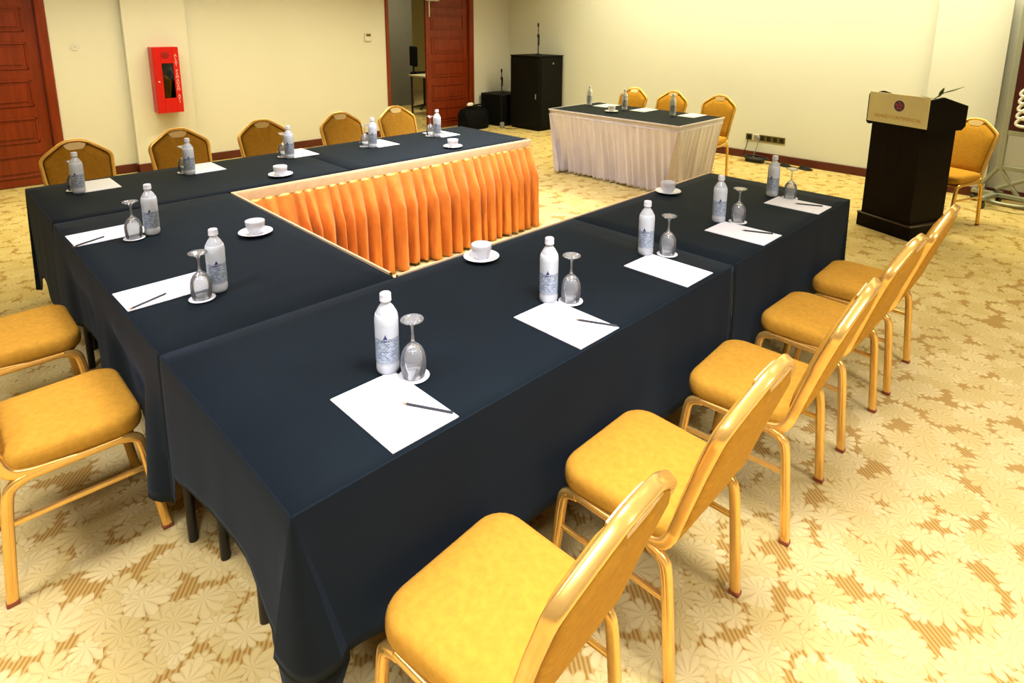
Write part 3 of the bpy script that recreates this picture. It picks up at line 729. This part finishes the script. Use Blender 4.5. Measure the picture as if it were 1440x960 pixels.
# thermostat and wall plate
r = thing('thermostat', 'small beige thermostat on the left wall beside the open doorway', 'thermostat', (4.494, YW, 1.50))
MB().box(-0.055, 0.055, -0.022, 0, -0.06, 0.06, 0.006).build('case', 'white_plastic', r)
MB().box(-0.038, 0.038, -0.024, -0.021, 0.010, 0.048, 0.002).build('display', 'olive_metal', r)
r = thing('wall_plate', 'small pale round plate on the wall right of the mahogany door', 'wall plate', (0.938, YW, 1.437))
k = MB().lathe([(0.0, 0.0), (0.042, 0.0), (0.040, 0.006), (0.0, 0.007)], 28).build('plate', 'plate', r); k.rotation_euler = (PI/2, 0, 0)
k = MB().lathe([(0.0, 0.0), (0.006, 0.0), (0.005, 0.003), (0.0, 0.003)], 12).build('screw', 'grey_plastic', r); k.rotation_euler = (PI/2, 0, 0); k.location = (0, -0.006, 0)

# ================================================================ audio corner
r = thing('equipment_rack', 'tall black equipment rack cabinet in the far left corner', 'cabinet', (7.05, 6.03, 0))
rk = MB().box(-0.29, 0.27, -0.33, 0.33, 0.03, 1.19, 0.008).build('cabinet_body', 'rack', r)
pl = MB().box(-0.30, 0.28, -0.34, 0.34, 1.19, 1.205, 0.005).build('top_panel', 'rack', r)
MB().box(-0.27, 0.25, -0.31, 0.31, 0.0, 0.03).build('plinth', 'rack', r)
fd = MB().box(-0.303, -0.29, -0.315, 0.315, 0.06, 1.16, 0.004).build('front_door', 'rack', r)
MB().box(-0.312, -0.303, -0.275, -0.255, 0.52, 0.60, 0.003).build('lock', 'grey_plastic', fd)
sd = MB().box(-0.26, 0.24, -0.342, -0.33, 0.06, 1.16, 0.004).build('side_panel', 'rack', r)
k = MB().lathe([(0.0, 0.0), (0.016, 0.0), (0.014, 0.006), (0.0, 0.007)], 14).build('badge', 'grey_plastic', sd); k.rotation_euler = (PI/2, 0, 0); k.location = (0.02, -0.342, 1.08)
def mic_stand(loc, h, label):
    r = thing('microphone_stand', label, 'microphone stand', loc, 0.4, 'desk microphone stands')
    MB().lathe([(0.0, 0.0), (0.075, 0.0), (0.078, 0.006), (0.070, 0.014), (0.03, 0.022), (0.014, 0.03), (0.0, 0.03)], 28).build('base', 'black_metal', r)
    MB().tube([(0, 0, 0.025), (0, 0, h*0.62)], 0.009).build('pole', 'black_metal', r)
    MB().lathe([(0.0, 0.0), (0.018, 0.0), (0.021, 0.02), (0.018, 0.05), (0.0, 0.05)], 16, cz=h*0.56).build('clutch', 'black_metal', r)
    MB().tube([(0.012, 0, h*0.30), (0.020, 0, h*0.60)], 0.016, n=12).build('clip', 'black_metal', r)
    MB().tube([(0, 0, h*0.6), (-0.005, 0, h*0.93)], 0.007).build('upper_rod', 'black_metal', r)
    MB().lathe([(0.0, 0.0), (0.012, 0.0), (0.015, 0.02), (0.015, 0.045), (0.009, 0.06), (0.0, 0.062)], 16, cx=-0.005, cz=h*0.93-0.02).build('head', 'black_metal', r)
    return r
mic_stand((7.02, 5.98, 1.205), 0.51, 'black microphone stand on top of the tall rack cabinet')
r = thing('speaker_box', 'low black loudspeaker box between the rack cabinet and the far doorway', 'loudspeaker', (6.90, 6.72, 0))
MB().box(-0.26, 0.26, -0.27, 0.26, 0.02, 0.535, 0.015).build('cabinet_body', 'rack', r)
MB().box(-0.272, -0.26, -0.245, 0.235, 0.05, 0.50, 0.006).build('grille', 'bag', r)
for sx in (-0.2, 0.2):
    for sy in (-0.2, 0.2): MB().lathe([(0.0, 0), (0.022, 0), (0.025, 0.02), (0.0, 0.022)], 12, cx=sx, cy=sy).build('foot', 'black_metal', r)
mic_stand((6.88, 6.70, 0.535), 0.40, 'black microphone stand on the low loudspeaker box')
r = thing('carry_bag', 'black soft bag on the floor in front of the far door leaf', 'bag', (6.20, 6.66, 0))
rows = []
for t, kx, ky in ((0.0, 0.92, 0.9), (0.05, 1.0, 1.0), (0.14, 1.03, 1.04), (0.24, 0.97, 0.96), (0.31, 0.85, 0.80), (0.35, 0.62, 0.5), (0.365, 0.3, 0.2)):
    rows.append([(0.25*kx*math.copysign(abs(math.cos(a))**0.55, math.cos(a))+0.02*math.sin(7*a+t*20), 0.17*ky*math.copysign(abs(math.sin(a))**0.6, math.sin(a)), t+0.008*math.sin(5*a)*min(1, t*8)) for a in [2*PI*j/40 for j in range(40)]])
MB().loft(rows, True, True).build('bag_body', 'bag', r, 60)
MB().tube(bez([(-0.13, -0.10, 0.33), (-0.08, -0.12, 0.40), (0.08, -0.12, 0.40), (0.13, -0.10, 0.33)], 6), 0.008, 0.014).build('handle', 'bag', r)
mb = MB(); rows = []
for t, k in ((0.0, 0.9), (0.01, 1.0), (0.03, 0.95), (0.045, 0.6), (0.05, 0.2)):
    rows.append([(0.06*k*math.cos(a)+0.008*math.cos(3*a), 0.04*k*math.sin(a), t) for a in [2*PI*j/20 for j in range(20)]])
mb.loft(rows, True, True)
tag(mb.build('cloth_wad', 'white_rope', None, 60, (6.10, 6.62, 0.392)), 'small crumpled white cloth lying on the black bag', 'cloth')
r = thing('power_adapter', 'small grey adapter standing on the floor before the black loudspeaker box', 'adapter', (6.55, 6.34, 0))
MB().box(-0.03, 0.03, -0.03, 0.03, 0, 0.10, 0.008).build('case', 'grey_plastic', r)
MB().tube(bez([(0, -0.03, 0.02), (0.02, -0.12, 0.006), (0.12, -0.2, 0.006), (0.2, -0.16, 0.006)], 6), 0.005).build('lead', 'black_metal', r)

# ================================================================ outlets, leads on the back wall
def outlet(y0, y1, n, label, m='olive_metal'):
    r = thing('outlet_plate', label, 'outlet', (XW, (y0+y1)/2, 0.285), 0, 'outlet plates on the back wall')
    h = (y1-y0)/2
    pb = MB().box(-0.010, 0.0, -h, h, -0.04, 0.04, 0.003).build('plate', m, r)
    for k in range(n):
        yy = -h+(k+0.5)*(2*h/n)
        MB().box(-0.014, -0.009, yy-0.026, yy+0.026, -0.028, 0.028, 0.002).build('socket', 'black_metal' if m == 'olive_metal' else 'grey_plastic', r)
    return r
outlet(2.42, 2.50, 1, 'single bronze outlet plate low on the back wall beside the head table')
outlet(2.325, 2.415, 1, 'white outlet plate between the two bronze ones on the back wall', 'white_plastic')
outlet(1.99, 2.32, 4, 'long bronze multi-outlet plate low on the back wall')
r = thing('extension_block', 'black coil and extension block on the carpet below the outlets', 'extension block', (7.17, 2.27, 0))
MB().box(-0.05, 0.05, -0.10, 0.12, 0.0, 0.05, 0.01).build('block', 'black_metal', r)
for k in range(3):
    rr = 0.13-0.015*k
    MB().tube([(rr*0.8*math.cos(a), rr*1.25*math.sin(a), 0.055+0.007*k) for a in [2*PI*j/36 for j in range(37)]], 0.006, n=8).build('cable_coil', 'black_metal', r)
for k, (py, lbl) in enumerate(((2.46, 'black lead dropping from the single bronze outlet to the carpet'), (2.32, 'grey lead dropping from the white outlet to the carpet'))):
    mb = MB().tube(bez([(7.322, py, 0.27), (7.310, py+0.01, 0.16), (7.300, py+0.04, 0.05), (7.27, py+0.0, 0.02), (7.245, py-0.06, 0.02)], 6), 0.005)
    pl = thing('power_lead', lbl, 'cable')
    mb.build('cable', ['black_metal', 'grey_plastic'][k], pl); MB().box(7.312, 7.3355, py-0.018, py+0.018, 0.262, 0.30, 0.005).build('plug', ['black_metal', 'grey_plastic'][k], pl)
for (x, y, s, lbl) in ((7.19, 1.90, 0.05, 'small black cable lump on the carpet below the long outlet plate'), (7.20, 1.66, 0.055, 'small black cable lump on the carpet, the one nearer the podium')):
    mb = MB()
    for k in range(4):
        mb.tube([((s-0.006*k)*math.cos(a)*1.0, (s-0.006*k)*1.5*math.sin(a+0.3*k), 0.007+0.008*k+0.003*math.sin(3*a)) for a in [2*PI*j/28 for j in range(29)]], 0.006, n=8)
    tag(mb.build('cable_bundle', 'black_metal', None, 50, (x, y, 0)), lbl, 'cable', 'cable lumps by the back wall')
tag(MB().tube(bez([(7.15, 2.12, 0.006), (7.2, 2.0, 0.006), (7.17, 1.9, 0.006), (7.2, 1.8, 0.006), (7.19, 1.66, 0.006)], 6), 0.005).build('floor_cable', 'black_metal'), 'thin dark cable along the carpet by the back wall', 'cable')

# ================================================================ podium (front faces the camera, turned a little)
# local: x across the front (left to right as seen), y back into the room
pang = math.atan2(-0.9214, -0.3886)      # local +x
r = thing('podium', 'dark wooden podium with a cream sign across its front', 'podium', (5.38, 0.52, 0), pang)
PW = 0.475
bs = MB().box(-0.01, PW+0.01, 0.0, 0.44, 0, 0.115, 0.006).build('base', 'ebony', r)
MB().box(-0.013, PW+0.013, -0.003, 0.443, 0.113, 0.125, 0.003).build('base_moulding', 'ebony_edge', r)
bd = MB()
def quadbox(mb, lo, hi):
    mb.loft([[(x, y, z) for x, y, z in lo], [(x, y, z) for x, y, z in hi]], True, True)
quadbox(bd, [(0.015, 0.02, 0.12), (PW-0.015, 0.02, 0.12), (PW-0.015, 0.42, 0.12), (0.015, 0.42, 0.12)], [(0.015, 0.02, 0.93), (PW-0.015, 0.02, 0.93), (PW-0.015, 0.42, 0.93), (0.015, 0.42, 0.93)])
bd.build('column_body', 'ebony', r)
# head: side cheeks whose tops peak at mid depth, a front board and a sloped desk
def cheek(x):
    mb = MB()
    pr = [(0.0, 0.92), (0.0, 1.155), (0.16, 1.175), (0.46, 1.095), (0.46, 0.93), (0.42, 0.90), (0.02, 0.90)]
    mb.loft([[(x, y, z) for y, z in pr], [(x+0.02, y, z) for y, z in pr]], True, True)
    return mb.build('side_cheek', 'ebony', r)
cheek(-0.03); cheek(PW+0.01)
MB().box(-0.01, PW+0.01, 0.0, 0.02, 0.92, 1.16, 0.002).build('front_board', 'ebony', r)
dk = MB(); dk.loft([[(-0.01, 0.02, 1.14), (PW+0.01, 0.02, 1.14), (PW+0.01, 0.45, 1.04), (-0.01, 0.45, 1.04)], [(-0.01, 0.02, 1.155), (PW+0.01, 0.02, 1.155), (PW+0.01, 0.45, 1.055), (-0.01, 0.45, 1.055)]], True, True)
dk.build('desk_top', 'ebony', r)
sg = MB().box(-0.015, PW+0.035, -0.010, -0.002, 0.930, 1.178, 0.002).build('sign_board', 'sign', r)
text_obj('lettering', 'GRAND CONTINENTAL', 0.040, 'orange_ink', sg, (0.255, -0.0105, 0.985), (PI/2, 0, 0), 0.0005, spacing=0.95)
em = MB()
em.lathe([(0.0, 0.0), (0.045, 0.0), (0.045, 0.001), (0.0, 0.001)], 32)
e = em.build('emblem', 'navy_ink', sg); e.rotation_euler = (PI/2, 0, 0); e.location = (0.262, -0.0100, 1.085)
em = MB()
for a0 in (0.3, 1.55, 2.8, 4.06, 5.3):
    pts = [(0.006, a0), (0.020, a0-0.35), (0.034, a0-0.20), (0.036, a0+0.15), (0.026, a0+0.35), (0.012, a0+0.5)]
    em.add([(0.262+rr*math.cos(a), -0.0118, 1.085+rr*math.sin(a)) for rr, a in pts], [tuple(range(len(pts)))])
em.build('emblem_petals', 'red_ink', sg, 0)
# gooseneck microphone lying above the desk
# a sprig of leaves on the podium
r = thing('flower_sprig', 'small green sprig lying on top of the podium', 'flower', (5.55, 0.055, 1.135), 0)
MB().tube(bez([(0, 0.05, 0.0), (0.0, 0.02, 0.03), (0.0, -0.02, 0.06), (0.02, -0.10, 0.095)], 6), 0.004).build('stem', 'leaf', r)
for (p, q, wd) in (((0.0, 0.02, 0.02), (-0.01, -0.01, 0.10), 0.014), ((0.0, -0.03, 0.06), (0.02, -0.14, 0.115), 0.010), ((0, 0.04, 0.0), (-0.02, 0.14, 0.02), 0.014)):
    p, q = Vector(p), Vector(q); rows = []
    for k in range(9):
        t = k/8; c = p.lerp(q, t); ww = wd*math.sin(PI*min(t*0.95+0.05, 1))+0.001
        rows.append([c+Vector((0.3*ww, ww, 0)), c+Vector((0, 0, 0.002)), c-Vector((0.3*ww, ww, 0)), c-Vector((0, 0, 0.002))])
    MB().loft(rows, True, True).build('leaf_blade', 'leaf', r, 60)

# ================================================================ grey rolling board at the right edge
r = thing('rolling_board', 'grey steel rolling board frame with a maroon panel at the right edge', 'display board', (7.05, -0.20, 0), math.radians(-14))
# local: -y runs to the right in the picture
MB().box(-0.02, 0.02, -0.045, 0.0, 0.36, 2.25, 0.004).build('post', 'grey_steel', r)
MB().box(-0.02, 0.02, -1.245, -1.2, 0.36, 2.25, 0.004).build('post', 'grey_steel', r)
MB().box(-0.018, 0.018, -1.2, -0.045, 0.70, 0.745, 0.004).build('lower_rail', 'grey_steel', r)
MB().box(-0.018, 0.018, -1.2, -0.045, 0.36, 0.40, 0.004).build('bottom_rail', 'grey_steel', r)
MB().box(-0.018, 0.018, -1.2, -0.045, 2.20, 2.25, 0.004).build('top_rail', 'grey_steel', r)
pn = MB().box(-0.010, 0.010, -1.2, -0.045, 0.745, 2.20, 0.0).build('panel', 'maroon', r)
br = MB()
for j in range(3):
    for k in range(5):
        cy, cz = -0.15-0.095*j, 0.84+0.07*k
        br.tube([(-0.016, cy-0.045*math.cos(a)+0.015*math.sin(2*a), cz+0.045*math.sin(a)) for a in [2*PI*q/18 for q in range(19)]], 0.015, n=8)
br.build('white_braid', 'white_rope', pn, 60)
for (a, b_) in (((0, -0.02, 0.38), (0, 0.16, 0.10)), ((0, -0.40, 0.38), (0, -0.02, 0.16)), ((0, -0.02, 0.38), (0, -0.22, 0.10))):
    MB().tube([a, b_], 0.018, 0.018, n=10, sq=0.6).build('brace', 'grey_steel', r)
MB().box(-0.30, 0.10, -0.055, 0.0, 0.085, 0.125, 0.006).build('foot_bar', 'grey_steel', r)
MB().box(-0.03, 0.03, -1.1, 0.18, 0.085, 0.125, 0.006).build('foot_rail', 'grey_steel', r)
rn = MB().tube([(-0.06+0.16*math.cos(a), -0.16+0.20*math.sin(a), 0.075) for a in [2*PI*q/30 for q in range(31)]], 0.014, n=8).build('base_ring', 'grey_steel', r)
for (x, y) in ((-0.27, -0.03), (0.07, -0.03), (0, 0.16), (0, -1.05)):
    c = MB().box(x-0.018, x+0.018, y-0.012, y+0.012, 0.05, 0.09, 0.004).build('caster', 'black_metal', r)
    MB().tube([(x, y-0.014, 0.033), (x, y+0.014, 0.033)], 0.033, n=20).build('wheel', 'black_metal', c)

# ================================================================ things seen through the doorway
r = thing('hallway_table', 'pale-topped table seen through the open doorway', 'table', (6.83, 8.45, 0))
MB().box(-0.45, 0.6, -0.3, 0.3, 0.715, 0.745, 0.005).build('tabletop', 'desk_top', r)
for sx in (-0.40, 0.55):
    for sy in (-0.26, 0.26): MB().tube([(sx, sy, 0), (sx, sy, 0.715)], 0.02, n=10).build('leg', 'ebony_edge', r)
r = thing('office_chair', 'dark chair behind the table seen through the open doorway', 'chair', (7.02, 9.12, 0), 1.25)
MB().box(-0.22, 0.22, -0.22, 0.22, 0.66, 0.74, 0.02).build('seat', 'bag', r)
MB().box(-0.20, 0.20, 0.18, 0.235, 0.86, 1.25, 0.02).build('backrest', 'bag', r)
MB().box(-0.03, 0.03, 0.20, 0.225, 0.70, 0.90, 0.005).build('back_support', 'black_metal', r)
for a in range(5):
    an = 2*PI*a/5; MB().tube([(0, 0, 0.09), (0.27*math.cos(an), 0.27*math.sin(an), 0.03)], 0.02, n=8).build('base_arm', 'black_metal', r)
MB().tube([(0, 0, 0.08), (0, 0, 0.67)], 0.025, n=12).build('column', 'black_metal', r)
